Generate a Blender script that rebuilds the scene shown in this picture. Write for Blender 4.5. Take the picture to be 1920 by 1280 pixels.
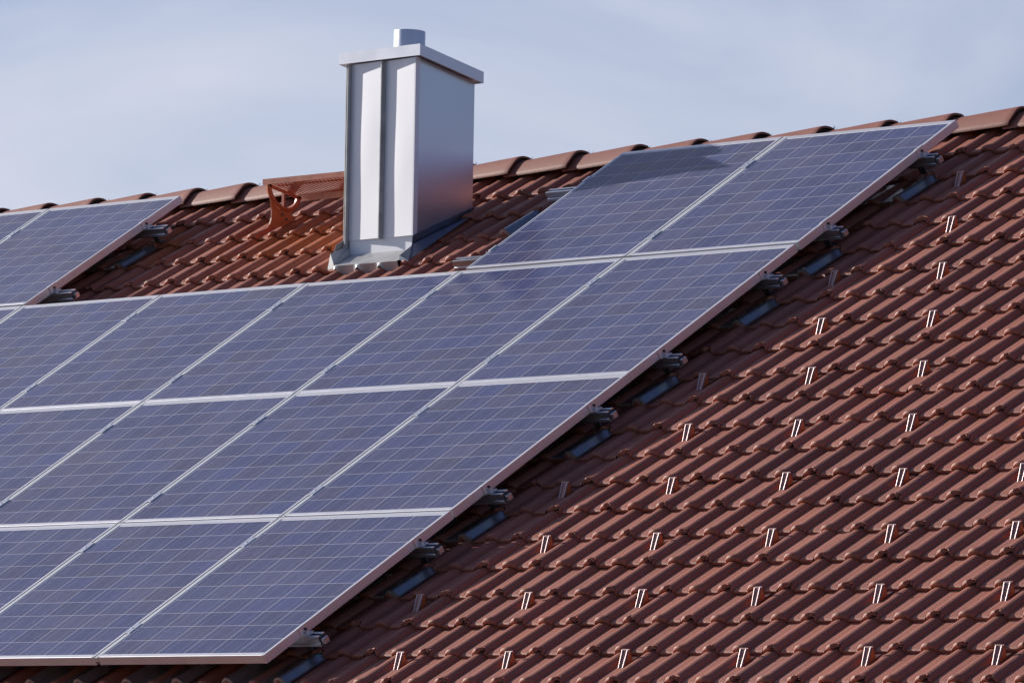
import bpy, math, random
import numpy as np
from mathutils import Matrix, Vector

# ------------------------------------------------------------------ camera, sky, sun, exposure
for o in list(bpy.data.objects):
    bpy.data.objects.remove(o)
S = bpy.context.scene
COL = S.collection
Z0 = 6.0                                   # height of the lower right corner of the array above the ground
PITCH = math.radians(32.25)

cam_d = bpy.data.cameras.new("camera")
cam = bpy.data.objects.new("camera", cam_d)
COL.objects.link(cam)
Rm = Matrix(((0.6740824464623855, 0.04475165464889708, 0.7372992233669253),
             (0.738458026413892, -0.06394356640686494, -0.6712607269459987),
             (0.01710551361943813, 0.996949602397913, -0.07615045424985015)))
cam.matrix_world = Matrix.Translation((17.423591395523548, -14.646585381956527, -0.5565427273965922 + Z0)) @ Rm.to_4x4()
cam_d.sensor_width = 36.0
cam_d.lens = 215.584
cam_d.clip_start = 0.5
cam_d.clip_end = 4000.0
S.camera = cam

SUN_EL = math.radians(20.0)
SUN_AZ = math.radians(-97.3)               # measured from +Y towards +X
world = bpy.data.worlds.new("World")
S.world = world
world.use_nodes = True
wn, wl = world.node_tree.nodes, world.node_tree.links
wn.clear()
w_out = wn.new('ShaderNodeOutputWorld')
w_bg = wn.new('ShaderNodeBackground')
w_sky = wn.new('ShaderNodeTexSky')
w_sky.sky_type = 'NISHITA'
w_sky.sun_disc = False
w_sky.sun_elevation = SUN_EL
w_sky.sun_rotation = SUN_AZ
w_sky.altitude = 500
w_sky.air_density = 1.0
w_sky.dust_density = 0.6
w_sky.ozone_density = 2.0
w_bg.inputs['Strength'].default_value = 0.075
# thin high cloud veil drawn on the sky
w_tc = wn.new('ShaderNodeTexCoord')
w_map = wn.new('ShaderNodeMapping')
w_map.inputs['Rotation'].default_value = (0.0, 0.35, 0.85)
w_map.inputs['Scale'].default_value = (4.0, 7.0, 11.0)
w_noise = wn.new('ShaderNodeTexNoise')
w_noise.inputs['Scale'].default_value = 1.6
w_noise.inputs['Detail'].default_value = 6
w_noise.inputs['Roughness'].default_value = 0.5
w_noise.inputs['Distortion'].default_value = 0.6
w_ramp = wn.new('ShaderNodeMapRange')
w_ramp.inputs['From Min'].default_value = 0.38
w_ramp.inputs['From Max'].default_value = 0.68
w_ramp.inputs['To Min'].default_value = 0.30
w_ramp.inputs['To Max'].default_value = 1.0
w_mix = wn.new('ShaderNodeMixRGB')
w_mix.inputs['Color2'].default_value = (7.0, 7.35, 8.7, 1)
wl.new(w_tc.outputs['Generated'], w_map.inputs['Vector'])
wl.new(w_map.outputs['Vector'], w_noise.inputs['Vector'])
wl.new(w_noise.outputs['Fac'], w_ramp.inputs['Value'])
# the veil lies in the western half of the sky, thinning out towards the east and the zenith
w_dot = wn.new('ShaderNodeVectorMath'); w_dot.operation = 'DOT_PRODUCT'
w_dot.inputs[1].default_value = (-0.80, 0.58, 0.12)
w_side = wn.new('ShaderNodeMapRange'); w_side.interpolation_type = 'SMOOTHSTEP'
w_side.inputs['From Min'].default_value = 0.70
w_side.inputs['From Max'].default_value = 0.95
w_mul = wn.new('ShaderNodeMath'); w_mul.operation = 'MULTIPLY'
wl.new(w_tc.outputs['Generated'], w_dot.inputs[0])
wl.new(w_dot.outputs['Value'], w_side.inputs['Value'])
wl.new(w_side.outputs['Result'], w_mul.inputs[0])
wl.new(w_ramp.outputs['Result'], w_mul.inputs[1])
wl.new(w_mul.outputs[0], w_mix.inputs['Fac'])
w_tint = wn.new('ShaderNodeMixRGB'); w_tint.blend_type = 'MULTIPLY'; w_tint.inputs['Fac'].default_value = 1
w_tint.inputs['Color2'].default_value = (0.80, 0.77, 0.98, 1)
wl.new(w_sky.outputs['Color'], w_tint.inputs['Color1'])
wl.new(w_tint.outputs['Color'], w_mix.inputs['Color1'])
# bright glow added round the unseen sun to brighten reflections on the frames
w_sd = wn.new('ShaderNodeVectorMath'); w_sd.operation = 'DOT_PRODUCT'
w_sd.inputs[1].default_value = (math.sin(SUN_AZ) * math.cos(SUN_EL), math.cos(SUN_AZ) * math.cos(SUN_EL), math.sin(SUN_EL))
w_sr = wn.new('ShaderNodeMapRange'); w_sr.interpolation_type = 'SMOOTHSTEP'
w_sr.inputs['From Min'].default_value = 0.80
w_sr.inputs['From Max'].default_value = 1.0
w_add = wn.new('ShaderNodeMixRGB'); w_add.blend_type = 'ADD'
w_add.inputs['Color2'].default_value = (6.0, 5.8, 5.6, 1)
wl.new(w_tc.outputs['Generated'], w_sd.inputs[0])
wl.new(w_sd.outputs['Value'], w_sr.inputs['Value'])
wl.new(w_sr.outputs['Result'], w_add.inputs['Fac'])
wl.new(w_mix.outputs['Color'], w_add.inputs['Color1'])
wl.new(w_add.outputs['Color'], w_bg.inputs['Color'])
wl.new(w_bg.outputs['Background'], w_out.inputs['Surface'])

sun_d = bpy.data.lights.new("sun", 'SUN')
sun_d.energy = 4.7
sun_d.angle = math.radians(0.53)
sun_d.color = (1.0, 0.94, 0.86)
sun = bpy.data.objects.new("sun", sun_d)
COL.objects.link(sun)
sun_dir = Vector((math.sin(SUN_AZ) * math.cos(SUN_EL), math.cos(SUN_AZ) * math.cos(SUN_EL), math.sin(SUN_EL)))
sun.rotation_euler = sun_dir.to_track_quat('Z', 'Y').to_euler()
sun.location = (-20, -3, 20)

S.render.engine = 'CYCLES'
S.view_settings.view_transform = 'Standard'
S.view_settings.look = 'None'
S.view_settings.gamma = 1.0
S.view_settings.exposure = 0.30

# ------------------------------------------------------------------ helpers
CP, SP = math.cos(PITCH), math.sin(PITCH)
NT = -0.115                                # tile crest plane below the glass plane
PU, PV, U0, V0 = 0.2995, 0.2143, 0.003, 0.010
rng = random.Random(7)


def W(u, v, n):                            # roof coordinates (along ridge, up the slope, normal) -> world
    return (u, v * CP - n * SP, v * SP + n * CP + Z0)


class MB:
    """collects faces, then becomes ONE mesh object"""
    def __init__(self):
        self.v, self.f, self.s, self.m = [], [], [], []

    def add(self, vs, fs, smooth=False, mat=0):
        b = len(self.v)
        self.v += [tuple(p) for p in vs]
        for f in fs:
            self.f.append(tuple(b + i for i in f))
            self.s.append(smooth)
            self.m.append(mat)

    def hexa(self, p, mat=0):              # 8 corners: bottom 0-3 ccw, top 4-7
        self.add(p, [(0, 3, 2, 1), (4, 5, 6, 7), (0, 1, 5, 4), (1, 2, 6, 5), (2, 3, 7, 6), (3, 0, 4, 7)], mat=mat)

    def box(self, x0, x1, y0, y1, z0, z1, bev=0.0, mat=0):
        if bev <= 0:
            self.hexa([(x0, y0, z0), (x1, y0, z0), (x1, y1, z0), (x0, y1, z0),
                       (x0, y0, z1), (x1, y0, z1), (x1, y1, z1), (x0, y1, z1)], mat)
            return
        b = bev
        vs = []
        for z, i in ((z0, b), (z0 + b, 0), (z1 - b, 0), (z1, b)):
            vs += [(x0 + i + (b if i == 0 else 0), y0 + i, z), (x1 - b, y0 + i, z), (x1 - i, y0 + b, z), (x1 - i, y1 - b, z),
                   (x1 - b, y1 - i, z), (x0 + b, y1 - i, z), (x0 + i, y1 - b, z), (x0 + i, y0 + b, z)]
        fs = [tuple(range(7, -1, -1)), tuple(range(24, 32))]
        for r in range(3):
            for k in range(8):
                a, c = r * 8 + k, r * 8 + (k + 1) % 8
                fs.append((a, c, c + 8, a + 8))
        self.add(vs, fs, mat=mat)

    def prism(self, prof, axis, a, b, smooth=False, cap=True, mat=0):
        """closed profile of 2D points pushed along an axis (0,1,2) from a to b"""
        n = len(prof)
        def pt(q, t):
            if axis == 0: return (t, q[0], q[1])
            if axis == 1: return (q[0], t, q[1])
            return (q[0], q[1], t)
        vs = [pt(q, a) for q in prof] + [pt(q, b) for q in prof]
        fs = [(i, (i + 1) % n, n + (i + 1) % n, n + i) for i in range(n)]
        self.add(vs, fs, smooth, mat)
        if cap:
            self.add(vs, [tuple(range(n - 1, -1, -1)), tuple(range(n, 2 * n))], False, mat)

    def sheet(self, pts, t, mat=0):        # quad plate with thickness
        p = [Vector(q) for q in pts]
        n = (p[1] - p[0]).cross(p[-1] - p[0]).normalized() * t
        k = len(p)
        vs = [q + n * 0.5 for q in p] + [q - n * 0.5 for q in p]
        fs = [tuple(range(k)), tuple(range(2 * k - 1, k - 1, -1))] + [(i, k + i, k + (i + 1) % k, (i + 1) % k) for i in range(k)]
        self.add(vs, fs, mat=mat)

    def strip(self, path, x0, x1, t, mat=0):   # bent flat bar: path of (y,z) points, width along x
        n = len(path)
        L, Rr = [], []
        for i, q in enumerate(path):
            a = Vector(path[max(i - 1, 0)]); c = Vector(path[min(i + 1, n - 1)])
            d = (c - a).normalized(); nn = Vector((-d.y, d.x)) * t * 0.5
            L.append((q[0] + nn.x, q[1] + nn.y)); Rr.append((q[0] - nn.x, q[1] - nn.y))
        prof = L + Rr[::-1]
        vs = [(x0, a, b) for a, b in prof] + [(x1, a, b) for a, b in prof]
        m = len(prof)
        fs = [(i, (i + 1) % m, m + (i + 1) % m, m + i) for i in range(m)]
        for i in range(n - 1):
            fs.append((i, i + 1, m - 2 - i, m - 1 - i)); fs.append((m + i, m + m - 1 - i, m + m - 2 - i, m + i + 1))
        self.add(vs, fs, mat=mat)

    def cyl(self, c, d, r, h, n=20, r2=None, cap=True, mat=0):
        d = Vector(d).normalized()
        a = d.orthogonal().normalized(); b = d.cross(a)
        c = Vector(c); r2 = r if r2 is None else r2
        vs = [c + (a * math.cos(t) + b * math.sin(t)) * r for t in [2 * math.pi * i / n for i in range(n)]]
        vs += [c + d * h + (a * math.cos(t) + b * math.sin(t)) * r2 for t in [2 * math.pi * i / n for i in range(n)]]
        self.add(vs, [(i, (i + 1) % n, n + (i + 1) % n, n + i) for i in range(n)], True, mat)
        if cap:
            self.add(vs, [tuple(range(n - 1, -1, -1)), tuple(range(n, 2 * n))], False, mat)

    def mesh(self, name, mats):
        me = bpy.data.meshes.new(name)
        me.from_pydata(self.v, [], self.f)
        me.polygons.foreach_set('use_smooth', self.s)
        me.polygons.foreach_set('material_index', self.m)
        for m in (mats if isinstance(mats, (list, tuple)) else [mats]):
            me.materials.append(m)
        me.update()
        return me

    def build(self, name, mats, parent=None):
        o = bpy.data.objects.new(name, self.mesh(name, mats))
        COL.objects.link(o)
        if parent: o.parent = parent
        return o


def tag(o, label=None, cat=None, group=None, kind=None):
    if label: o['label'] = label
    if cat: o['category'] = cat
    if group: o['group'] = group
    if kind: o['kind'] = kind
    return o


def empty(name, loc, rx=0.0):
    o = bpy.data.objects.new(name, None)
    COL.objects.link(o)
    o.empty_display_size = 0.1
    o.location = loc
    o.rotation_euler = (rx, 0, 0)
    return o


def roof_empty(name, u, v, n):
    return empty(name, W(u, v, n), PITCH)


def copy_thing(o, parent=None):
    c = o.copy()
    COL.objects.link(c)
    c.parent = parent
    for ch in list(o.children):
        copy_thing(ch, c)
    return c


def new_mat(name):
    m = bpy.data.materials.new(name)
    m.use_nodes = True
    nt = m.node_tree
    return m, nt, nt.nodes, nt.links, nt.nodes['Principled BSDF']


def metal(name, col, rough=0.35, metallic=1.0, noise=0.08, scale=6.0, bump=0.0, stretch=(1, 1, 1)):
    m, nt, N, L, P = new_mat(name)
    P.inputs['Metallic'].default_value = metallic
    tc = N.new('ShaderNodeTexCoord'); mp = N.new('ShaderNodeMapping'); mp.inputs['Scale'].default_value = stretch
    nz = N.new('ShaderNodeTexNoise'); nz.inputs['Scale'].default_value = scale; nz.inputs['Detail'].default_value = 5
    L.new(tc.outputs['Object'], mp.inputs['Vector']); L.new(mp.outputs['Vector'], nz.inputs['Vector'])
    mx = N.new('ShaderNodeMixRGB'); mx.inputs['Color1'].default_value = (*[c * (1 - noise * 2) for c in col], 1)
    mx.inputs['Color2'].default_value = (*[min(1, c * (1 + noise)) for c in col], 1)
    L.new(nz.outputs['Fac'], mx.inputs['Fac']); L.new(mx.outputs['Color'], P.inputs['Base Color'])
    mr = N.new('ShaderNodeMapRange'); mr.inputs['To Min'].default_value = rough * 0.8; mr.inputs['To Max'].default_value = rough * 1.25
    L.new(nz.outputs['Fac'], mr.inputs['Value']); L.new(mr.outputs['Result'], P.inputs['Roughness'])
    if bump:
        b = N.new('ShaderNodeBump'); b.inputs['Strength'].default_value = bump; b.inputs['Distance'].default_value = 0.01
        L.new(nz.outputs['Fac'], b.inputs['Height']); L.new(b.outputs['Normal'], P.inputs['Normal'])
    return m


# ------------------------------------------------------------------ materials
M_ALU = metal('anodised_aluminium', (0.80, 0.79, 0.81), 0.36, 0.58, 0.05, 9)
M_RAIL = metal('mill_aluminium', (0.72, 0.73, 0.75), 0.30, 0.9, 0.08, 12, stretch=(0.2, 1, 1))
M_DARK = metal('black_plastic', (0.03, 0.03, 0.035), 0.5, 0.0, 0.2, 20)
M_STEEL = metal('stainless_hook', (0.12, 0.12, 0.125), 0.5, 0.5, 0.1, 20)
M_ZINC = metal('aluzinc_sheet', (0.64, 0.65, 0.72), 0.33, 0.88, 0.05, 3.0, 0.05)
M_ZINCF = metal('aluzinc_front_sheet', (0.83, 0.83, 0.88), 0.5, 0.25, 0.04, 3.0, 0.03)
M_CAP = metal('cap_sheet', (0.86, 0.88, 0.96), 0.40, 0.35, 0.05, 8)
M_FLASH = metal('flashing_sheet', (0.62, 0.615, 0.60), 0.42, 0.5, 0.16, 18)
M_BLUE = metal('coated_sheet_tile', (0.42, 0.43, 0.46), 0.28, 0.85, 0.12, 10)
M_CLAMP = metal('clamp_aluminium', (0.55, 0.57, 0.64), 0.4, 0.7, 0.1, 30)
M_JOINT = metal('joint_strip_sheet', (0.62, 0.62, 0.60), 0.6, 0.1, 0.1, 30)
M_ORANGE = metal('red_brown_paint', (0.50, 0.120, 0.045), 0.36, 0.0, 0.22, 26)
M_GUARD = metal('brown_enamelled_sheet', (0.26, 0.115, 0.10), 0.25, 0.35, 0.08, 20)
M_BEAD = metal('glossy_brown_enamel', (0.52, 0.38, 0.36), 0.42, 0.85, 0.05, 20)
M_SHADE_DIRT = metal('painted_shade_and_dirt', (0.075, 0.040, 0.030), 0.9, 0.0, 0.4, 60)  # dark brown: shade painted into tile recesses, also dirt and bristles
M_WALL = metal('plaster', (0.62, 0.58, 0.5), 0.9, 0.0, 0.06, 5, 0.2)
M_DECK = metal('roof_membrane', (0.02, 0.02, 0.022), 0.9, 0.0, 0.2, 5)


def tile_material(name, base, dark, use_tint=True):
    m, nt, N, L, P = new_mat(name)
    tc = N.new('ShaderNodeTexCoord')
    n1 = N.new('ShaderNodeTexNoise'); n1.inputs['Scale'].default_value = 5; n1.inputs['Detail'].default_value = 6; n1.inputs['Roughness'].default_value = 0.6
    n2 = N.new('ShaderNodeTexNoise'); n2.inputs['Scale'].default_value = 90; n2.inputs['Detail'].default_value = 5
    L.new(tc.outputs['Object'], n1.inputs['Vector']); L.new(tc.outputs['Object'], n2.inputs['Vector'])
    mx = N.new('ShaderNodeMixRGB'); mx.inputs['Color1'].default_value = (*dark, 1); mx.inputs['Color2'].default_value = (*base, 1)
    r = N.new('ShaderNodeMapRange'); r.inputs['From Min'].default_value = 0.25; r.inputs['From Max'].default_value = 0.7
    L.new(n1.outputs['Fac'], r.inputs['Value']); L.new(r.outputs['Result'], mx.inputs['Fac'])
    col = mx.outputs['Color']
    if use_tint:
        at = N.new('ShaderNodeAttribute'); at.attribute_name = 'tint'
        mu = N.new('ShaderNodeMixRGB'); mu.blend_type = 'MULTIPLY'; mu.inputs['Fac'].default_value = 1
        L.new(col, mu.inputs['Color1']); L.new(at.outputs['Color'], mu.inputs['Color2'])
        col = mu.outputs['Color']
        # more orange tiles by the step (alpha of the tint carries it)
        fr = N.new('ShaderNodeMixRGB'); fr.inputs['Color2'].default_value = (0.42, 0.105, 0.030, 1)
        pw = N.new('ShaderNodeMath'); pw.operation = 'MULTIPLY'; pw.use_clamp = True
        r3 = N.new('ShaderNodeMapRange'); r3.inputs['From Min'].default_value = 0.2; r3.inputs['From Max'].default_value = 0.55
        n3 = N.new('ShaderNodeTexNoise'); n3.inputs['Scale'].default_value = 7
        L.new(tc.outputs['Object'], n3.inputs['Vector']); L.new(n3.outputs['Fac'], r3.inputs['Value'])
        L.new(at.outputs['Alpha'], pw.inputs[0]); L.new(r3.outputs['Result'], pw.inputs[1])
        L.new(pw.outputs[0], fr.inputs['Fac']); L.new(col, fr.inputs['Color1'])
        col = fr.outputs['Color']
    # fine speckle of dust and lichen
    sp = N.new('ShaderNodeMixRGB'); sp.blend_type = 'MIX'; sp.inputs['Color2'].default_value = (0.10, 0.06, 0.05, 1)
    r2 = N.new('ShaderNodeMapRange'); r2.inputs['From Min'].default_value = 0.60; r2.inputs['From Max'].default_value = 0.78; r2.inputs['To Max'].default_value = 0.55
    L.new(n2.outputs['Fac'], r2.inputs['Value']); L.new(r2.outputs['Result'], sp.inputs['Fac']); L.new(col, sp.inputs['Color1'])
    L.new(sp.outputs['Color'], P.inputs['Base Color'])
    P.inputs['Roughness'].default_value = 0.58
    P.inputs['Specular IOR Level'].default_value = 0.28
    b = N.new('ShaderNodeBump'); b.inputs['Strength'].default_value = 0.25; b.inputs['Distance'].default_value = 0.003
    L.new(n2.outputs['Fac'], b.inputs['Height']); L.new(b.outputs['Normal'], P.inputs['Normal'])
    return m


M_TILE = tile_material('engobed_clay', (0.400, 0.140, 0.092), (0.320, 0.108, 0.072))
M_RIDGE = tile_material('ridge_clay', (0.335, 0.120, 0.082), (0.240, 0.082, 0.057), False)

# solar cells: object space, origin at the lower left corner of the laminate
PW, PH, NCU, NCV = 0.99, 1.08, 6, 10
LIPU, LIPV = 0.012, 0.019


def cell_material():
    m, nt, N, L, P = new_mat('polycrystalline_cells_under_glass')

    def math_(op, a, b=None, c=None, clamp=False):
        n = N.new('ShaderNodeMath'); n.operation = op; n.use_clamp = clamp
        for i, x in enumerate((a, b, c)):
            if x is None: continue
            if isinstance(x, (int, float)): n.inputs[i].default_value = x
            else: L.new(x, n.inputs[i])
        return n.outputs[0]
    tc = N.new('ShaderNodeTexCoord'); sx = N.new('ShaderNodeSeparateXYZ'); L.new(tc.outputs['Object'], sx.inputs[0])
    mu, mv0, mv1 = LIPU + 0.006, LIPV + 0.004, LIPV + 0.007
    cu = (PW - 2 * mu) / NCU; cv = (PH - mv0 - mv1) / NCV
    a = math_('DIVIDE', math_('SUBTRACT', sx.outputs['X'], mu), cu)
    b = math_('DIVIDE', math_('SUBTRACT', sx.outputs['Y'], mv0), cv)
    fa, fb = math_('FRACT', a), math_('FRACT', b)
    ia, ib = math_('FLOOR', a), math_('FLOOR', b)
    # distance to the nearest cell border (0 at the border), in metres
    da = math_('MULTIPLY', math_('SUBTRACT', 0.5, math_('ABSOLUTE', math_('SUBTRACT', fa, 0.5))), cu)
    db = math_('MULTIPLY', math_('SUBTRACT', 0.5, math_('ABSOLUTE', math_('SUBTRACT', fb, 0.5))), cv)
    la = math_('LESS_THAN', da, 0.0015)
    lb = math_('LESS_THAN', db, 0.0011)
    grid = math_('MAXIMUM', la, lb)
    out = math_('MAXIMUM', math_('MAXIMUM', math_('LESS_THAN', a, 0), math_('GREATER_THAN', a, NCU)),
                math_('MAXIMUM', math_('LESS_THAN', b, 0), math_('GREATER_THAN', b, NCV)))
    # two ribbons per cell, running up the slope
    bus = math_('LESS_THAN', math_('MULTIPLY', math_('ABSOLUTE', math_('SUBTRACT', math_('ABSOLUTE', math_('SUBTRACT', fa, 0.5)), 0.245)), cu), 0.0014)
    # per cell colour
    oi = N.new('ShaderNodeObjectInfo')
    cx = N.new('ShaderNodeCombineXYZ'); L.new(ia, cx.inputs[0]); L.new(ib, cx.inputs[1]); L.new(math_('MULTIPLY', oi.outputs['Random'], 91.7), cx.inputs[2])
    wnz = N.new('ShaderNodeTexWhiteNoise'); wnz.noise_dimensions = '3D'; L.new(cx.outputs[0], wnz.inputs['Vector'])
    # crystal grains
    off = N.new('ShaderNodeVectorMath'); off.operation = 'ADD'; L.new(tc.outputs['Object'], off.inputs[0])
    of2 = N.new('ShaderNodeVectorMath'); of2.operation = 'SCALE'; L.new(wnz.outputs['Color'], of2.inputs[0]); of2.inputs['Scale'].default_value = 30
    L.new(of2.outputs[0], off.inputs[1])
    vor = N.new('ShaderNodeTexVoronoi'); vor.inputs['Scale'].default_value = 70; L.new(off.outputs[0], vor.inputs['Vector'])
    svo = N.new('ShaderNodeSeparateColor'); L.new(vor.outputs['Color'], svo.inputs[0])
    base = N.new('ShaderNodeMixRGB'); base.inputs['Color1'].default_value = (0.062, 0.078, 0.196, 1); base.inputs['Color2'].default_value = (0.088, 0.086, 0.174, 1)
    L.new(wnz.outputs['Value'], base.inputs['Fac'])
    swn = N.new('ShaderNodeSeparateColor'); L.new(wnz.outputs['Color'], swn.inputs[0])
    br = math_('ADD', math_('ADD', 0.76, math_('MULTIPLY', svo.outputs[0], 0.22)), math_('MULTIPLY', swn.outputs[1], 0.26))
    bm = N.new('ShaderNodeVectorMath'); bm.operation = 'SCALE'; L.new(base.outputs['Color'], bm.inputs[0]); L.new(br, bm.inputs['Scale'])
    c1 = N.new('ShaderNodeMixRGB'); L.new(bm.outputs[0], c1.inputs['Color1']); c1.inputs['Color2'].default_value = (0.30, 0.31, 0.42, 1)
    L.new(math_('MULTIPLY', bus, 0.62), c1.inputs['Fac'])
    c2 = N.new('ShaderNodeMixRGB'); L.new(c1.outputs['Color'], c2.inputs['Color1']); c2.inputs['Color2'].default_value = (0.60, 0.58, 0.62, 1)
    L.new(grid, c2.inputs['Fac'])
    c3 = N.new('ShaderNodeMixRGB'); L.new(c2.outputs['Color'], c3.inputs['Color1']); c3.inputs['Color2'].default_value = (0.85, 0.85, 0.88, 1)
    L.new(out, c3.inputs['Fac'])
    # dust and droppings on the glass
    nd = N.new('ShaderNodeTexNoise'); nd.inputs['Scale'].default_value = 55; nd.inputs['Detail'].default_value = 3
    od = N.new('ShaderNodeVectorMath'); od.operation = 'ADD'; L.new(tc.outputs['Object'], od.inputs[0])
    cr = N.new('ShaderNodeCombineXYZ'); L.new(math_('MULTIPLY', oi.outputs['Random'], 37.0), cr.inputs[0]); L.new(cr.outputs[0], od.inputs[1])
    L.new(od.outputs[0], nd.inputs['Vector'])
    rd = N.new('ShaderNodeMapRange'); rd.inputs['From Min'].default_value = 0.745; rd.inputs['From Max'].default_value = 0.79; rd.inputs['To Max'].default_value = 0.75
    L.new(nd.outputs['Fac'], rd.inputs['Value'])
    nb = N.new('ShaderNodeTexNoise'); nb.inputs['Scale'].default_value = 2.5; nb.inputs['Detail'].default_value = 5; L.new(od.outputs[0], nb.inputs['Vector'])
    film = N.new('ShaderNodeMapRange'); film.inputs['From Min'].default_value = 0.3; film.inputs['From Max'].default_value = 0.75
    film.inputs['To Min'].default_value = 0.02; film.inputs['To Max'].default_value = 0.09
    L.new(nb.outputs['Fac'], film.inputs['Value'])
    fm = math_('MAXIMUM', rd.outputs['Result'], film.outputs['Result'])
    c4 = N.new('ShaderNodeMixRGB'); L.new(c3.outputs['Color'], c4.inputs['Color1']); c4.inputs['Color2'].default_value = (0.50, 0.48, 0.46, 1)
    L.new(fm, c4.inputs['Fac'])
    L.new(c4.outputs['Color'], P.inputs['Base Color'])
    P.inputs['Roughness'].default_value = 0.11
    P.inputs['IOR'].default_value = 1.155
    P.inputs['Specular IOR Level'].default_value = 0.5
    bp = N.new('ShaderNodeBump'); bp.inputs['Strength'].default_value = 0.06; bp.inputs['Distance'].default_value = 0.01
    L.new(nb.outputs['Fac'], bp.inputs['Height']); L.new(bp.outputs['Normal'], P.inputs['Normal'])
    return m


M_CELL = cell_material()
M_BACK = metal('white_backsheet', (0.6, 0.6, 0.6), 0.7, 0.0)

# ------------------------------------------------------------------ ground
mg, nt_, N_, L_, P_ = new_mat('meadow')
tcg = N_.new('ShaderNodeTexCoord'); ng = N_.new('ShaderNodeTexNoise'); ng.inputs['Scale'].default_value = 0.4; ng.inputs['Detail'].default_value = 8
mxg = N_.new('ShaderNodeMixRGB'); mxg.inputs['Color1'].default_value = (0.05, 0.075, 0.025, 1); mxg.inputs['Color2'].default_value = (0.11, 0.12, 0.05, 1)
L_.new(tcg.outputs['Object'], ng.inputs['Vector']); L_.new(ng.outputs['Fac'], mxg.inputs['Fac']); L_.new(mxg.outputs['Color'], P_.inputs['Base Color'])
P_.inputs['Roughness'].default_value = 0.9
g = MB(); g.add([(-1500, -1500, 0), (1500, -1500, 0), (1500, 1500, 0), (-1500, 1500, 0)], [(0, 1, 2, 3)])
tag(g.build('ground', mg), kind='structure')

# ------------------------------------------------------------------ the house and its roof
APEX_Y, APEX_Z = 3.935, 2.347 + Z0
house = empty('house', (0, 0, 0))
tag(house, 'house seen close at its red brown interlocking tiled roof with a capped ridge', 'house')

C_FIRST, C_LAST = -27, 17                   # tile columns (right half of the frame needs about 14)
R_FIRST, R_LAST = -5, 20                    # tile courses up to the ridge


def tile_patch():
    """one interlocking two-roll tile as arrays: x along the ridge, y up the slope, height above the crest plane"""
    off = [-.034, -.0325, -.029, -.024, -.017, -.011, -.005, 0, .005, .011, .017, .024, .029, .0325, .034]
    xs = off + [.0375, .042, .066, .088, .107] + [.15 + d for d in off] + [.1875, .192, .220, .240, .2565]
    return np.array(xs)


XS = tile_patch()


def roll(x):
    h = np.zeros_like(x)
    for c in (0.0, 0.15, 0.30):
        d = np.minimum(np.abs(x - c) / 0.034, 1)
        h = np.maximum(h, (1 - d * d) ** 0.66)
    for c in (0.0375, 0.1875):                # water groove at the foot of each roll
        h = h - 0.30 * np.maximum(0, 1 - np.abs(x - c) / 0.0055)
    return h


TILT = 0.0165                                # each tile rises this much over the one below


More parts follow.
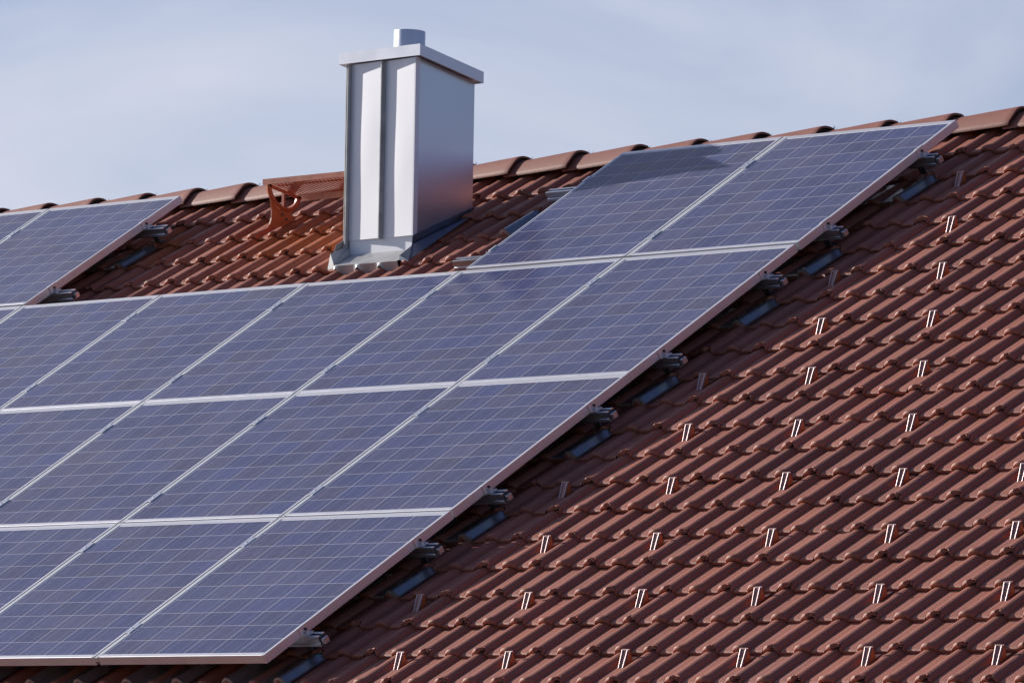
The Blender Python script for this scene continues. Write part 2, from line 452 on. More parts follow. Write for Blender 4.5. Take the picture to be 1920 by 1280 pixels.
def build_tiles(parent):
    V, F, SM, MI, TI = [], [], [], [], []
    H = roll(XS)
    nx = len(XS)
    metal_at = set()
    rows_y = [0.0, 0.0025, 0.007, 0.016, 0.030, 0.255]
    r = random.Random(3)
    for j in range(R_FIRST, R_LAST + 1):
        for i in range(C_FIRST, C_LAST + 1):
            x0 = U0 + PU * i + r.uniform(-.0016, .0016); y0 = V0 + PV * j + r.uniform(-.003, .003)
            lift = r.uniform(-.0022, .0022); yaw = r.uniform(-.010, .010); tlt = r.uniform(-.0015, .0015)
            base = len(V)
            # front crumbled interlock on the left roll
            jag = [(r.uniform(0.004, 0.020), r.uniform(0.0, 0.010)) for _ in range(nx)]
            for k, ry in enumerate(rows_y):
                for q in range(nx):
                    x, h = XS[q], H[q]
                    flare = max(0.0, 1 - ry / 0.030) * 0.0090 * (1.0 if h > .05 else 0.0)
                    rnd = (0.0060, 0.0028, 0.0008, 0, 0, 0)[k] * (1.0 + 1.3 * h)
                    yy = ry - 0.006 * h * (1 if k < 4 else 0)
                    nn = -0.019 + 0.0185 * h + flare * max(h, 0) - rnd - TILT * ry / PV + lift + tlt * x / .15
                    dc = min((x - 0.0, x - 0.15), key=abs)
                    if abs(dc) < .034: x = x + dc * 0.14 * max(0.0, 1 - ry / 0.030)
                    if 0.0 < x < 0.030 and k < 3:
                        yy += jag[q][0]; nn -= jag[q][1] * h * (1 - k / 3)
                    V.append((x0 + x + yaw * ry, y0 + yy + 0, NT + nn))
            nr = len(rows_y)
            for k in range(nr - 1):
                for q in range(nx - 1):
                    a = base + k * nx + q
                    F.append((a, a + 1, a + nx + 1, a + nx)); SM.append(True); MI.append(0)
            # front skirt (own vertices)
            sb = len(V)
            for q in range(nx):
                V.append(V[base + q])
            for q in range(nx):
                vx, vy, vn = V[base + q]
                h = H[q]
                V.append((vx, vy + 0.0015, NT - 0.019 - 0.0145 + 0.0190 * h + lift * .5))
            for q in range(nx - 1):
                F.append((sb + q, sb + nx + q, sb + nx + q + 1, sb + q + 1)); SM.append(False)
                MI.append(1 if (0.001 < XS[q] < 0.027) else 0)  # dirt and painted-in shade in the open interlock of the left roll
            # left edge lip
            a0 = len(V)
            p, t = V[base + 2 * nx], V[base + (nr - 1) * nx]
            V.extend([p, t, (t[0], t[1], t[2] - .012), (p[0], p[1], p[2] - .012)])
            F.append((a0, a0 + 1, a0 + 2, a0 + 3)); SM.append(False); MI.append(0)
            tint = 1.0 + r.gauss(0, 0.05)
            wr = r.gauss(0, 0.02)
            # more orange tiles beside the chimney step
            cu_, cv_ = x0 + .12, y0 + .1
            d = math.hypot((cu_ + 3.75) / 0.80, (cv_ - 4.02) / 0.30)
            orange_mix = min(1.0, max(0.0, 1.3 - d) * 1.3)
            if (i, j) in ((-17, 18), (-15, 19), (-17, 19)): orange_mix = 0.75
            TI.append(((tint + wr, tint, tint - wr, min(1, orange_mix)), len(V) - base))
    me = bpy.data.meshes.new('roof')
    me.from_pydata(V, [], F)
    me.polygons.foreach_set('use_smooth', SM)
    me.polygons.foreach_set('material_index', MI)
    me.materials.append(M_TILE); me.materials.append(M_SHADE_DIRT)
    at = me.attributes.new('tint', 'FLOAT_COLOR', 'POINT')
    arr = np.concatenate([np.tile(np.array(t, dtype=np.float32), (n, 1)) for t, n in TI]).astype(np.float32)
    at.data.foreach_set('color', arr.ravel())
    me.update()
    o = bpy.data.objects.new('roof', me); COL.objects.link(o)
    o.parent = parent
    o.location = (0, 0, Z0); o.rotation_euler = (PITCH, 0, 0)
    return o


roof = build_tiles(house)
XL, XR = U0 + PU * C_FIRST - .04, U0 + PU * (C_LAST + 1) - .04
vE = V0 + PV * R_FIRST
# membrane under the tiles, far slope, walls
mb = MB()
Pe = W(0, vE + .02, NT - .10)
Pa = (0, APEX_Y, APEX_Z - .12)
mb.sheet([(XL + .05, Pe[1], Pe[2]), (XR - .05, Pe[1], Pe[2]), (XR - .05, Pa[1], Pa[2]), (XL + .05, Pa[1], Pa[2])], 0.03)
mb.build('roof_membrane', M_DECK, house)
mb = MB()
yb = 2 * APEX_Y - Pe[1]
mb.sheet([(XR, yb, Pe[2] + .06), (XL, yb, Pe[2] + .06), (XL, APEX_Y + .05, APEX_Z - .06), (XR, APEX_Y + .05, APEX_Z - .06)], 0.04)
mb.build('rear_roof', M_RIDGE, house)
mb = MB()
y0w, y1w, zE = Pe[1] + .45, yb - .45, Pe[2] - .08
prof = [(y0w, 0.0), (y1w, 0.0), (y1w, zE + .22), (APEX_Y, APEX_Z - .22), (y0w, zE + .22)]
mb.prism(prof, 0, XL + .35, XR - .35)
mb.build('wall', M_WALL, house)

# ridge caps
def ridge_mesh():
    half = [(-.103, -.078), (-.104, -.068), (-.097, -.056), (-.056, -.010), (-.043, .000), (-.027, .007), (-.012, .0095)]
    prof = half + [(0, .0100)] + [(-a, b) for a, b in reversed(half)]
    Lc = 0.384 + 0.045
    st = [(-Lc, .84, -.022), (-Lc + .05, .88, -.018), (-.10, .985, -.001), (-.035, 1.0, .003), (-.004, 1.0, .005), (0, .995, .004)]
    n = len(prof)
    mb = MB()
    vs = [(x, p[0] * s, p[1] * s + dz) for x, s, dz in st for p in prof]
    fs = [(k * n + i, (k + 1) * n + i, (k + 1) * n + i + 1, k * n + i + 1) for k in range(len(st) - 1) for i in range(n - 1)]
    mb.add(vs, fs, True)
    # inner shell and end rim at the open right end
    last = [(0, p[0] * .995, p[1] * .995 + .004) for p in prof]
    inn = [(-.001, p[0] * .94, p[1] * .94 - .004) for p in prof]
    deep = [(-.07, p[0] * .94, p[1] * .94 - .004) for p in prof]
    mb.add(last + inn, [(i, i + 1, n + i + 1, n + i) for i in range(n - 1)], False)
    mb.add(inn + deep, [(i, i + 1, n + i + 1, n + i) for i in range(n - 1)], True, 1)  # inside of the open end coloured dark to stand for its shade
    rr = random.Random(5)                   # brush seal filling the end
    plug = [(-.022, p[0] * .95, p[1] * .95 - .003) for p in prof]
    mb.add(plug + [(-.022, 0, -.10)], [(i, i + 1, n) for i in range(n - 1)], False, 1)
    return mb.mesh('ridge_tile', [M_RIDGE, M_SHADE_DIRT])


rme = ridge_mesh()
k0 = -13
for k in range(k0, 22):
    o = bpy.data.objects.new('ridge_tile', rme); COL.objects.link(o); o.parent = house
    o.location = (0.150 - 0.3838 * k, APEX_Y + rng.uniform(-.002, .002), APEX_Z + .027 + rng.uniform(-.002, .002))
    o.rotation_euler = (rng.uniform(-.01, .01), rng.uniform(-.003, .003), rng.uniform(-.006, .006))
    # bristles of the seal that stick out over the lap
    bm = MB()
    for q in range(5):
        a = rng.uniform(.2, 1.2); x = rng.uniform(-.008, .004)
        y = .022 + .03 * rng.random()
        bm.cyl((x - .012, y, -.010), (rng.uniform(-.1, .4), .3 + .5 * rng.random(), .9), .0015, .022 + .012 * rng.random(), 5, .0006)
    s = bm.build('seal_bristle', M_SHADE_DIRT, o)

# sheet metal tiles under the roof hooks
def metal_tile_mesh():
    mb = MB()
    xs = np.array([-.038, -.036, -.033, -.029, -.020, -.010, 0, .010, .020, .029, .037, .043, .052, .10, .20, .248, .257, .263, .271, .280, .290, .30, .310, .320, .329, .337, .343, .352])
    h = np.zeros_like(xs)
    for c in (0, .30):
        d = np.abs(xs - c) / .038
        h = np.maximum(h, np.where(d < 1, (0.5 + .5 * np.cos(np.pi * np.minimum(d, 1))) ** .6, 0))
    n = len(xs); ys = [0, .22]
    vs = [(x, y, NT - .020 + .026 * hh - TILT * y / PV) for y in ys for x, hh in zip(xs, h)]
    mb.add(vs, [(q, q + 1, n + q + 1, n + q) for q in range(n - 1)], True)
    # folded down front edge and closed roll ends
    fr = [(x, -.0005, NT - .020 + .029 * hh) for x, hh in zip(xs, h)] + [(x, 0.0, NT - .042) for x in xs]
    mb.add(fr, [(q, n + q, n + q + 1, q + 1) for q in range(n - 1)], False)
    mb.box(.05, .25, -.004, -.001, NT - .024, NT - .0185, mat=1)   # bright hem of the pan
    for c in (0, .30):                      # lead seal crumpled round the roll ends
        rr = random.Random(int(c * 10) + 2)
        pts = []
        for t in range(9):
            a = math.pi * t / 8
            pts.append((c + math.cos(a) * .036 + rr.uniform(-.002, .002), -.004 + rr.uniform(-.003, .003), NT - .026 + math.sin(a) * .033 + rr.uniform(-.002, .002)))
        pts.append((c, .0, NT - .03))
        mb.add(pts, [(q, q + 1, 9) for q in range(8)], False, 1)
    return mb.mesh('metal_tile', [M_BLUE, M_FLASH])


mtm = metal_tile_mesh()
ROWV = [0.0, 1.0892, 2.1702, 3.2690]
metal_rows = [(18, -2), (15, -2), (13, -99), (10, -99), (8, -99), (5, -99), (3, -99), (0, -99)]
for j, lim in metal_rows:
    for c in ([-1, -3, -5, -8, -18, -20] if j in (18, 15) else range(-1, -21, -2)):
        if j in (15,) and c == -8: continue
        o = bpy.data.objects.new('metal_tile', mtm); COL.objects.link(o); o.parent = house
        tag(o, 'bluish coated sheet metal tile under a roof hook')
        off = -.0 if c > -10 else 0.0
        o.location = (U0 + PU * c + off, (V0 + PV * j + .004) * CP - .006 * -SP * -1, (V0 + PV * j + .004) * SP + Z0 + .006 * CP)
        o.rotation_euler = (PITCH, 0, 0)

# ------------------------------------------------------------------ solar panels
def make_panel():
    root = roof_empty('solar_panel', 0, 0, 0)
    fr = MB()
    D = .035
    # side bars with lip, top and bottom bars with lip; butt joined
    def bar_u(x0, x1, left):
        lip = LIPU
        if left: prof = [(x0, -D), (x0 + .02, -D), (x0 + .02, -D + .002), (x0 + .002, -D + .002), (x0 + .002, -.006), (x0 + lip, -.006), (x0 + lip, -.0006), (x0 + lip - .0006, 0), (x0 + .0008, 0), (x0, -.0008)]
        else: prof = [(x1, -D), (x1, -.0008), (x1 - .0008, 0), (x1 - lip + .0006, 0), (x1 - lip, -.0006), (x1 - lip, -.006), (x1 - .002, -.006), (x1 - .002, -D + .002), (x1 - .02, -D + .002), (x1 - .02, -D)]
        fr.prism(prof, 1, .0, PH)
    bar_u(0, PW, True); bar_u(0, PW, False)
    a, b = LIPU, PW - LIPU
    for lo in (True, False):
        lip = LIPV
        if lo: prof = [(0.0005, -D), (.0005, -.0035), (0.0012, -.0035), (.0012, -.0008), (.002, -.0003), (lip, -.0003), (lip, -.006), (.0035, -.006), (.0035, -D + .002), (.02, -D + .002), (.02, -D)]
        else: prof = [(PH - .0005, -D), (PH - .02, -D), (PH - .02, -D + .002), (PH - .0035, -D + .002), (PH - .0035, -.006), (PH - lip, -.006), (PH - lip, -.0003), (PH - .001, -.0003), (PH - .0005, -.001)]
        fr.prism(prof, 0, a + .0005, b - .0005)
        y = 0.0005 if lo else PH - .0005
        # bar webs close the corners under the side lips
        fr.box(.0025, a, min(y, y + (.003 if lo else -.003)), max(y, y + (.003 if lo else -.003)), -D + .001, -.0065)
        fr.box(b, PW - .0025, min(y, y + (.003 if lo else -.003)), max(y, y + (.003 if lo else -.003)), -D + .001, -.0065)
    # groove along the bottom bar face
    fr.build('frame', M_ALU, root)
    gl = MB()
    gl.add([(.003, .004, -.0022), (PW - .003, .004, -.0022), (PW - .003, PH - .004, -.0022), (.003, PH - .004, -.0022)], [(0, 1, 2, 3)])
    gl.build('glass', M_CELL, root)
    bs = MB()
    bs.add([(.003, .004, -.0060), (PW - .003, .004, -.0060), (PW - .003, PH - .004, -.0060), (.003, PH - .004, -.0060)], [(3, 2, 1, 0)])
    bs.build('backsheet', M_BACK, root)
    return root


GU = 0.022
panel0 = make_panel()
ordn = ['first', 'second', 'third', 'fourth', 'fifth', 'sixth', 'seventh', 'eighth']
rown = ['bottom row', 'second row from the bottom', 'third row from the bottom']
first = True
panels = {}
for r, cols in enumerate([range(0, 4), range(0, 5), range(0, 6), (0, 1, 5, 6)]):
    for c in cols:
        p = panel0 if first else copy_thing(panel0)
        first = False
        u = -PW - c * (PW + GU)
        p.location = W(u + rng.uniform(-.0008, .0008), ROWV[r], rng.uniform(-.0008, .0008))
        p.rotation_euler = (PITCH + rng.uniform(-.0004, .0004), 0, 0)
        if r < 3:
            if c == 0:
                lab = ['solar panel at the free lower right corner of the array',
                       'blue solar panel at the right end of the second row from the bottom',
                       'blue solar panel at the right end of the third row from the bottom'][r]
            else:
                lab = 'solar panel, %s from the right end of the %s' % (ordn[c], rown[r])
                if r == 2 and c == 2: lab = 'third solar panel from the right in the row just below the chimney'
        else:
            lab = {0: 'topmost right solar panel, its upper corner reaching the ridge tiles',
                   1: 'blue solar panel under the ridge crossed by the dark shadow of the chimney',
                   5: 'blue solar panel under the ridge left of the chimney, its right edge free',
                   6: 'leftmost blue solar panel under the ridge, cut by the left picture edge'}[c]
        tag(p, lab, 'solar panel', 'solar panels mounted on the tiled roof')
        panels[(r, c)] = p
# grey joint strips closing the upright gaps between neighbours (fixed to the left neighbour)
for (r, c), p in panels.items():
    if c - 1 >= 0 and (r, c - 1) in panels:
        mb = MB()
        mb.prism([(PW + .0008, -.020), (PW + GU - .0008, -.020), (PW + GU - .0008, -.0022), (PW + GU / 2, -.0018), (PW + .0008, -.0022)], 1, -.001, PH + .002)
        mb.build('joint_strip', M_JOINT, p)

# ------------------------------------------------------------------ mounting rails
rail_defs = []
for r in range(4):
    for off in ((.215, .88), (.20, .845), (.205, .862), (.182, .822))[r]:
        rail_defs.append((r, ROWV[r] + off))


def make_rail(u0, u1, v, gaps, ends, name_label, group):
    root = roof_empty('mounting_rail', u1, v, NT)
    root.location = W(u1, v, -.0785)
    L = u1 - u0
    mb = MB()
    hgt, w = .041, .038
    # slotted extrusion: C profile with grooves
    prof = [(-w / 2, 0), (w / 2, 0), (w / 2, .010), (w / 2 - .004, .013), (w / 2 - .004, .019), (w / 2, .022), (w / 2, hgt), (.007, hgt), (.007, hgt - .004), (.011, hgt - .004),
            (.011, hgt - .015), (-.011, hgt - .015), (-.011, hgt - .004), (-.007, hgt - .004), (-.007, hgt), (-w / 2, hgt), (-w / 2, .022), (-w / 2 + .004, .019), (-w / 2 + .004, .013), (-w / 2, .010)]
    mb.prism(prof, 0, -L, 0)
    # groove lines on the front face are real steps of the profile
    mb.build('extrusion', M_RAIL, root)
    for side, x in (('r', 0.0), ('l', -L)):
        if (side == 'r' and ends[0]):
            e = MB()
            e.box(x + .001, x + .022, -.013, .013, .006, .030, .0015)
            e.build('inner_connector', M_RAIL, root)
            e = MB(); e.box(x + .0005, x + .003, -.0165, .0165, .003, .036)
            e.build('end_plug', M_DARK, root)
    # hooks down to the tiles
    x = -0.13
    while x > -L:
        h = MB()
        h.strip([(.055, -.052), (.030, -.050), (.024, -.044), (.022, -.004), (.016, -.001), (-.018, -.001)], x - .017, x + .017, .006)
        h.cyl((x, .016, -.022), (0, -1, 0), .006, .008, 6)
        h.build('roof_hook', M_STEEL, root)
        x -= .60
    # clamps
    for gx, kind in gaps:
        xl = gx - u1
        c = MB()
        if kind == 'mid':
            c.box(xl - GU / 2 - .008, xl + GU / 2 + .008, -.036, .036, .0791, .0808, .0006)
            c.cyl((xl, 0, .0809), (0, 0, 1), .0045, .0015, 6)
            c.build('mid_clamp', M_CLAMP, root)
        else:
            s = 1 if kind == 'end_r' else -1
            x0, x1 = sorted((xl + s * .0012, xl + s * .022))
            z0, z1 = hgt + .0005, .080
            c.strip([(-.024, z0 + .001), (-.0240, .0790)], x0, x0 + .004, .001)
            a, b = (x0, x0 + .004) if s > 0 else (x1 - .004, x1)
            c.box(a, b, -.024, .024, z0, .0795, .0006)
            a2, b2 = (xl - .009, xl + .006) if s > 0 else (xl - .006, xl + .009)
            c.box(a2, b2, -.024, .024, .0796, .0822, .0006)
            a3, b3 = (x0 + .004, x0 + .030) if s > 0 else (x1 - .030, x1 - .004)
            c.box(a3, b3, -.018, .018, z0, z0 + .007, .0006)
            c.cyl(((a3 + b3) / 2, 0, z0 + .007), (0, 0, 1), .0065, .009, 6)
            c.build('end_clamp', M_ALU, root)
            bl = MB()
            xb = x0 + .004 if s > 0 else x1 - .004
            bl.cyl((xb, .004, z0 + .022), (s, 0, 0), .0058, .006, 6)
            bl.build('bolt', M_DARK, root.children[-1])
    tag(root, name_label, 'rail', group)
    return root


row_words = ['bottom panel row', 'second panel row', 'third panel row', 'uppermost panel row']
G_RAIL = 'aluminium rails carrying the solar panels'
for q, (r, v) in enumerate(rail_defs):
    lowup = 'lower' if q % 2 == 0 else 'upper'
    gx = [(-(k * (PW + GU) - GU / 2), 'mid') for k in range(1, 6)]
    if r == 0: gx = gx[:3]
    if r == 1: gx = gx[:4]
    ur = {0: .086, 1: .088, 2: .086 if q % 2 == 0 else .080, 3: .068 if q % 2 == 0 else .076}[r]
    if r < 3:
        left = (-4.1, -5.1, -6.1)[r]
        make_rail(left, ur, v, [(0, 'end_r')] + gx, (1, 0),
                  '%s silver mounting rail under the %s, right end sticking out' % (lowup, row_words[r]), G_RAIL)
    else:
        ul = -2 * PW - GU
        make_rail(-2.272, ur, v, [(0, 'end_r'), (-(PW + GU / 2), 'mid'), (ul, 'end_l')], (1, 1),
                  '%s silver mounting rail under the two topmost panels right of the chimney' % lowup, G_RAIL)
        ur2 = -5 * (PW + GU)
        make_rail(-7.2, -4.925, v, [(ur2, 'end_r'), (ur2 - PW - GU / 2, 'mid')], (1, 0),
                  '%s silver mounting rail under the panels left of the chimney' % lowup, G_RAIL)

# ------------------------------------------------------------------ snow guards
def make_guard():
    root = roof_empty('snow_guard', 0, 0, 0)
    w0, w1 = .0155, .0200                    # half widths at foot and top
    TV, TN = .0535, .0455                      # the face leans up the slope
    s = MB()
    s.hexa([(-w0, 0, 0), (w0, 0, 0), (w0, .0016, 0), (-w0, .0016, 0), (-w1, TV, TN), (w1, TV, TN), (w1, TV + .0016, TN), (-w1, TV + .0016, TN)])
    s.build('face_plate', M_GUARD, root)
    b = MB()
    for sx in (-1, 1):
        xa, xb = sx * w0 * .66, sx * w1 * .66
        d = Vector((xb - xa, TV * .96, TN * .96))
        b.cyl((xa, .0004, .0012), d, .0031, d.length, 16)
    b.cyl((-w1, TV + .001, TN), (1, 0, 0), .0017, 2 * w1, 8)
    b.cyl((-w0, .0006, .0008), (1, 0, 0), .0015, 2 * w0, 8)
    b.build('bead', M_BEAD, root)
    k = MB()
    k.hexa([(-.015, .050, .001), (.015, .050, .001), (.015, .0515, .001), (-.015, .0515, .001),
            (-w1 * .95, TV + .002, TN), (w1 * .95, TV + .002, TN), (w1 * .95, TV + .0035, TN), (-w1 * .95, TV + .0035, TN)])
    for sx in (-1, 1):                       # side gussets
        k.sheet([(sx * w0 * .9, .004, .002), (sx * .0145, .049, .002), (sx * w1 * .86, TV + .001, TN - .003)], .0012)
    k.build('brace', M_ORANGE, root)
    st = MB()
    st.strip([(0.0, .0016), (.055, .002), (.15, -.012)], -.013, .013, .002)
    st.build('strap', M_GUARD, root)
    return root


guard0 = make_guard()
first = True
gr = []
for m in range(-1, 10):
    par = 1 if m % 2 == 0 else 0
    for c in range(0, 14):
        if c % 2 != par: continue
        # first column right of the panels that is free at this height; the frame cuts the rest
        gr.append((m, c))


def to_px(P):
    q = cam.matrix_world.inverted() @ Vector(P)
    f = 11497.83
    return 960 + f * q.x / -q.z, 640 - f * q.y / -q.z


rowsg = {}
for m, c in gr:
    u = U0 + PU * (c + .745); v = V0 + PV * (2 * m + .56)
    x, y = to_px(W(u, v, NT))
    if -30 < x < 2150 and -50 < y < 1400:
        rowsg.setdefault(m, []).append((c, u, v, x, y))
vis_rows = sorted(rowsg)
row_name = {-1: 'the row below the picture', 0: 'the lowest row', 1: 'the second row up', 2: 'the third row up', 3: 'the fourth row up', 4: 'the fifth row up',
            5: 'the sixth row up', 6: 'the seventh row up', 7: 'the eighth row up', 8: 'the ninth row up', 9: 'the highest row'}
for m in vis_rows:
    for k, (c, u, v, x, y) in enumerate(sorted(rowsg[m])):
        gobj = guard0 if first else copy_thing(guard0)
        first = False
        gobj.location = W(u + rng.uniform(-.004, .004), v + rng.uniform(-.004, .004), NT - .019 - .014 + .002)
        gobj.rotation_euler = (PITCH + rng.uniform(-.03, .03), rng.uniform(-.03, .03), rng.uniform(-.02, .02))
        tag(gobj, 'snow guard, %s from the left in %s' % (ordn[k], row_name[m]), 'snow guard', 'snow guards on the tiled roof')

# ------------------------------------------------------------------ chimney (sheet clad, top leaning back with the slope)
SL = -0.2375
XL_, XR_, YF, YR = -3.370, -2.896, 3.250, 3.600
ZB, ZT = 1.976, 2.772
ch = empty('chimney', (-3.13, 3.43, 2.0 + Z0))
tag(ch, 'boxy sheet metal chimney with flat cap and short round flue standing on the tiles', 'chimney')


def cadd(mb, name, mat):                     # builds in world coordinates, then hangs it under the chimney
    o = mb.build(name, mat, ch)
    o.location = (-ch.location.x, -ch.location.y, -ch.location.z + Z0)
    return o


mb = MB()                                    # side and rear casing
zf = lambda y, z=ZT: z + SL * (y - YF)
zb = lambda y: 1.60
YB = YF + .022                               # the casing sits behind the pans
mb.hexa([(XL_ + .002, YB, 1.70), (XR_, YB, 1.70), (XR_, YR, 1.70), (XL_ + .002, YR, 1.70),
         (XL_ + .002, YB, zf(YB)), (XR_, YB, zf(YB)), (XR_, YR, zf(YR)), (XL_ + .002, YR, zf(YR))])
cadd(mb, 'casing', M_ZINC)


def pan(xa, xb, name):
    """front pan: deep at its left edge, rising towards the next seam, slightly buckled"""
    mb = MB()
    nx, nz = 26, 36
    vs = []
    ph = 3.0 * xa
    for j in range(nz + 1):
        z = ZB + (ZT - .002 - ZB) * j / nz
        for i in range(nx + 1):
            t = i / nx
            x = xa + (xb - xa) * t
            buck = .0007 * math.sin(z * 6.0 + ph) * math.sin(math.pi * t) + .0003 * math.sin(z * 13 + 2 * ph) * math.sin(math.pi * t)
            d = 0.0110 - 0.0150 * t ** .7 + buck
            vs.append((x, YF + d, z + .0045 * 0))
    W_ = nx + 1
    mb.add(vs, [(j * W_ + i, j * W_ + i + 1, (j + 1) * W_ + i + 1, (j + 1) * W_ + i) for j in range(nz) for i in range(nx)], True)
    # folded lower edge
    bot = [vs[i] for i in range(W_)]
    low = [(x, y + .012, z - .001) for x, y, z in bot]
    mb.add(bot + low, [(i, W_ + i, W_ + i + 1, i + 1) for i in range(nx)], True)
    cadd(mb, name, M_ZINCF)


XS_ = -3.123
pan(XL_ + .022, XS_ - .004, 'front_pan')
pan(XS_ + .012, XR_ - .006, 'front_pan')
mb = MB()
mb.box(XL_, XL_ + .021, YF + .004, YF + .021, ZB - .075, ZT, .001)
mb.box(XL_ + .017, XL_ + .021, YF - .008, YF + .004, ZB - .02, ZT)
mb.box(XL_, XL_ + .003, YF - .002, YF + .004, ZB - .05, ZT)
cadd(mb, 'corner_trim', M_FLASH)
mb = MB()
mb.box(XS_ - .0035, XS_ + .002, YF - .0085, YF + .020, ZB - .004, ZT - .001)
mb.box(XS_ + .002, XS_ + .011, YF + .006, YF + .020, ZB - .002, ZT - .001)
cadd(mb, 'standing_seam', M_FLASH)
mb = MB()
mb.box(XR_ - .0055, XR_ + .0015, YF - .004, YF + .021, ZB - .004, ZT - .001)
cadd(mb, 'edge_fold', M_ZINCF)
mb = MB()                                    # plinth sheet under the pans
mb.box(XL_ + .03, XR_ - .004, YF + .012, YF + .0215, 1.86, ZB + .02)
cadd(mb, 'plinth', M_ZINCF)
# cap
mb = MB()
cx0, cx1, cy0, cy1, ct, cb = -3.407, -2.856, 3.235, 3.618, 2.8255, 2.7745
def slab(mb, x0, x1, y0, y1, zt, zb_):
    f = lambda y: SL * .55 * (y - cy0)
    f = lambda y: -.2375 * (y - cy0)
    mb.hexa([(x0, y0, zb_ + f(y0)), (x1, y0, zb_ + f(y0)), (x1, y1, zb_ + f(y1)), (x0, y1, zb_ + f(y1)),
             (x0, y0, zt + f(y0)), (x1, y0, zt + f(y0)), (x1, y1, zt + f(y1)), (x0, y1, zt + f(y1))])
slab(mb, cx0, cx1, cy0, cy0 + .002, ct, cb)
slab(mb, cx0, cx1, cy1 - .002, cy1, ct, cb)
slab(mb, cx0, cx0 + .002, cy0 + .002, cy1 - .002, ct, cb)
slab(mb, cx1 - .002, cx1, cy0 + .002, cy1 - .002, ct, cb)
slab(mb, cx0 + .002, cx1 - .002, cy0 + .002, cy1 - .002, ct - .001, ct - .003)
slab(mb, cx0 + .002, cx1 - .002, cy0 + .002, cy1 - .002, cb + .012, cb + .010)
cap = cadd(mb, 'cap', M_CAP)
# flue
mb = MB()
fx, fy, fr_ = -3.135, 3.418, .0705
zc = lambda y: ct - .2375 * (y - cy0)
n = 48
rings = []
for (rad, hh) in ((fr_ + .006, -.004), (fr_ + .006, .006), (fr_, .012), (fr_, .138), (fr_ - .001, .139), (fr_ - .004, .136), (fr_ - .004, .02)):
    rings.append([(fx + rad * math.cos(2 * math.pi * i / n), fy + rad * math.sin(2 * math.pi * i / n), zc(fy) - (.2375 if hh < .05 else .04) * rad * math.sin(2 * math.pi * i / n) + hh) for i in range(n)])
mb.add(sum(rings, []), [(k * n + i, k * n + (i + 1) % n, (k + 1) * n + (i + 1) % n, (k + 1) * n + i) for k in range(len(rings) - 1) for i in range(n)], True)
cadd(mb, 'flue', M_CAP)


def R3(u, v, n):                              # roof coordinates, without the Z0 offset
    w = W(u, v, n)
    return (w[0], w[1], w[2] - Z0)


mb = MB()                                     # apron: sloping sheet with a scalloped lip dressed over the rolls
ua, ub = -3.305, -2.872
nseg = 60
top, lip = [], []
for i in range(nseg + 1):
    u = ua + (ub - ua) * i / nseg
    t = ((u - U0) / .14975) % 1.0
    d = min(t, 1 - t) * .14975
    hump = (0.5 + .5 * math.cos(math.pi * min(1, d / .040)))
    top.append(R3(u, 3.640, NT + .008))
    lip.append(R3(u, 3.630, NT - .050 + .048 * hump ** .8))
back = [(ua - .015 + (ub - ua + .03) * i / nseg, YF + .012, 1.914) for i in range(nseg + 1)]
W1 = nseg + 1
mb.add(back + top + lip, [(i, W1 + i, W1 + i + 1, i + 1) for i in range(nseg)], False)
mb.add(top + lip, [(i, W1 + i, W1 + i + 1, i + 1) for i in range(nseg)], False)
cadd(mb, 'apron', M_FLASH)
mb = MB()                                     # left wing, turned up beside the tiles
mb.sheet([(-3.357, 3.150, 1.840), (-3.306, 3.148, 1.843), (-3.345, 3.252, 1.935), (-3.352, 3.256, 1.950), (-3.342, 3.152, 1.910)], .002)
mb.sheet([(-3.306, 3.148, 1.846), (-3.300, 3.150, 1.868), (-3.345, 3.262, 1.948), (-3.332, 3.262, 1.912)], .002)
mb.sheet([R3(-3.395, 3.66, NT - .03), R3(-3.395, 4.12, NT - .03), R3(-3.374, 4.12, NT + .055), R3(-3.374, 3.76, NT + .055)], .002)
mb.sheet([(-3.372, 3.25, 1.88), (-3.372, 3.60, 2.10), (-3.372, 3.60, 2.19), (-3.372, 3.25, 1.97)], .002)
cadd(mb, 'left_flashing', M_FLASH)
mb = MB()
mb.sheet([(-2.872, 3.150, 1.877), (-2.868, 3.150, 1.849), (-2.812, 3.150, 1.850), (-2.886, 3.236, 1.930)], .002)
mb.sheet([R3(-2.806, 3.655, NT + .002), R3(-2.800, 4.065, NT - .004), (-2.868, 3.555, 2.082), (-2.868, 3.216, 1.9285)], .002)
mb.sheet([(-2.890, 3.236, 1.87), (-2.890, 3.60, 2.06), (-2.887, 3.60, 2.128), (-2.887, 3.236, 1.972)], .003)
cadd(mb, 'side_flashing', metal('dark_flashing_coat', (0.26, 0.28, 0.34), 0.34, 0.85, 0.12, 12))

# ------------------------------------------------------------------ chimney sweep's step
PX0, PX1 = -4.205, -3.43
PY0, PY1, PZ, PSL = 3.470, 3.700, 2.327, -.2375
stp = empty('roof_step', (PX0, PY0, PZ + Z0))
tag(stp, 'red brown steel step grating on a curved bracket beside the metal chimney', 'roof step')


def sadd(mb, name, mat):
    o = mb.build(name, mat, stp)
    o.location = (-PX0, -PY0, -PZ)
    return o


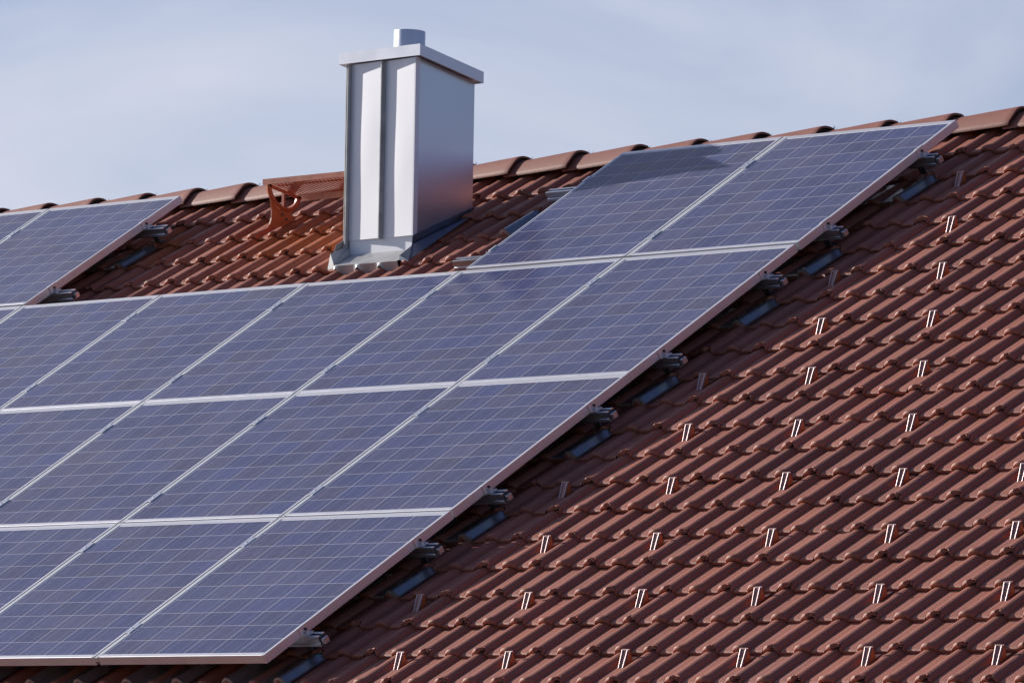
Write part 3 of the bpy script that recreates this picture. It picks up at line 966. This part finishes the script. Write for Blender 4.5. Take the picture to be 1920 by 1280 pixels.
pz = lambda y: PZ + PSL * (y - PY0)
mb = MB()
def sbar(mb, x0, x1, y0, y1, h0, h1):
    mb.hexa([(x0, y0, pz(y0) + h0), (x1, y0, pz(y0) + h0), (x1, y1, pz(y1) + h0), (x0, y1, pz(y1) + h0),
             (x0, y0, pz(y0) + h1), (x1, y0, pz(y0) + h1), (x1, y1, pz(y1) + h1), (x0, y1, pz(y1) + h1)])
sbar(mb, PX0, PX1, PY0, PY0 + .003, -.026, 0)
sbar(mb, PX0, PX1, PY1 - .003, PY1, -.030, 0)
sbar(mb, PX0, PX0 + .003, PY0 + .003, PY1 - .003, -.004, 0)
sbar(mb, PX1 - .003, PX1, PY0 + .003, PY1 - .003, -.022, 0)
sadd(mb, 'grate_rim', M_ORANGE)
mb = MB()
x = PX0 + .018
while x < PX1 - .01:                          # cross webs with slots between them
    sbar(mb, x, x + .0125, PY0 + .003, PY0 + .083, -.003, -.0005)
    sbar(mb, x, x + .0125, PY0 + .097, PY1 - .003, -.003, -.0005)
    x += .027
sbar(mb, PX0 + .003, PX1 - .003, PY0 + .083, PY0 + .097, -.003, -.0005)
sadd(mb, 'grate', M_ORANGE)
mb = MB()                                     # side bracket: foot, waist and half ring
bx = -4.190
def plate2(mb, outline, x0, x1):
    n = len(outline)
    vs = [(x0, a, b) for a, b in outline] + [(x1, a, b) for a, b in outline]
    mb.add(vs, [tuple(range(n - 1, -1, -1)), tuple(range(n, 2 * n))] + [(i, (i + 1) % n, n + (i + 1) % n, n + i) for i in range(n)])
# half ring under the grating
ring_o, ring_i = [], []
rc_y, rc_z, ro, ri = 3.585, 2.284, .098, .082
for t in range(17):
    a = math.pi + math.pi * t / 16 + .0
    ring_o.append((rc_y + ro * math.cos(a), rc_z + ro * math.sin(a) * .95 + PSL * ro * math.cos(a)))
    ring_i.append((rc_y + ri * math.cos(a), rc_z + ri * math.sin(a) * .95 + PSL * ri * math.cos(a)))
vsr = []
for q in ring_o + ring_i: vsr.append((bx - .010, *q))
for q in ring_o + ring_i: vsr.append((bx + .010, *q))
m17 = 17
fsr = []
for i in range(16):
    fsr += [(i, i + 1, m17 + i + 1, m17 + i), (34 + i, 34 + m17 + i, 34 + m17 + i + 1, 34 + i + 1), (i, 34 + i, 34 + i + 1, i + 1), (m17 + i, m17 + i + 1, 34 + m17 + i + 1, 34 + m17 + i)]
mb.add(vsr, fsr, True)
mb.box(bx - .008, bx + .008, 3.581, 3.589, 2.19, 2.285)
mb.hexa([(bx - .010, 3.488, 2.296), (bx + .010, 3.488, 2.296), (bx + .010, 3.688, 2.248), (bx - .010, 3.688, 2.248),
         (bx - .010, 3.488, 2.308), (bx + .010, 3.488, 2.308), (bx + .010, 3.688, 2.260), (bx - .010, 3.688, 2.260)])
sadd(mb, 'bracket_ring', M_ORANGE)
mb = MB()
leg = [(3.452, 2.088), (3.486, 2.100), (3.504, 2.122), (3.513, 2.150), (3.514, 2.190), (3.505, 2.235), (3.490, 2.296), (3.500, 2.298), (3.514, 2.246), (3.530, 2.212), (3.560, 2.194), (3.610, 2.193), (3.640, 2.205), (3.632, 2.172), (3.655, 2.150), (3.650, 2.13)]
plate2(mb, leg, bx - .004, bx + .004)
mb.hexa([(bx - .010, 3.455, 2.086), (bx + .010, 3.455, 2.086), (bx + .010, 3.650, 2.150), (bx - .010, 3.650, 2.150), (bx - .010, 3.455, 2.091), (bx + .010, 3.455, 2.091), (bx + .010, 3.650, 2.156), (bx - .010, 3.650, 2.156)])
sadd(mb, 'bracket_foot', M_ORANGE)
mb = MB()
mb.box(-3.80, -3.765, 3.703, 3.712, 2.235, 2.262)
sadd(mb, 'clip', M_FLASH)
mb = MB(); mb.cyl((bx + .004, 3.575, 2.17), (1, 0, 0), .006, .008, 6); mb.cyl((bx + .004, 3.60, 2.15), (1, 0, 0), .005, .008, 6)
sadd(mb, 'bolt', M_STEEL)
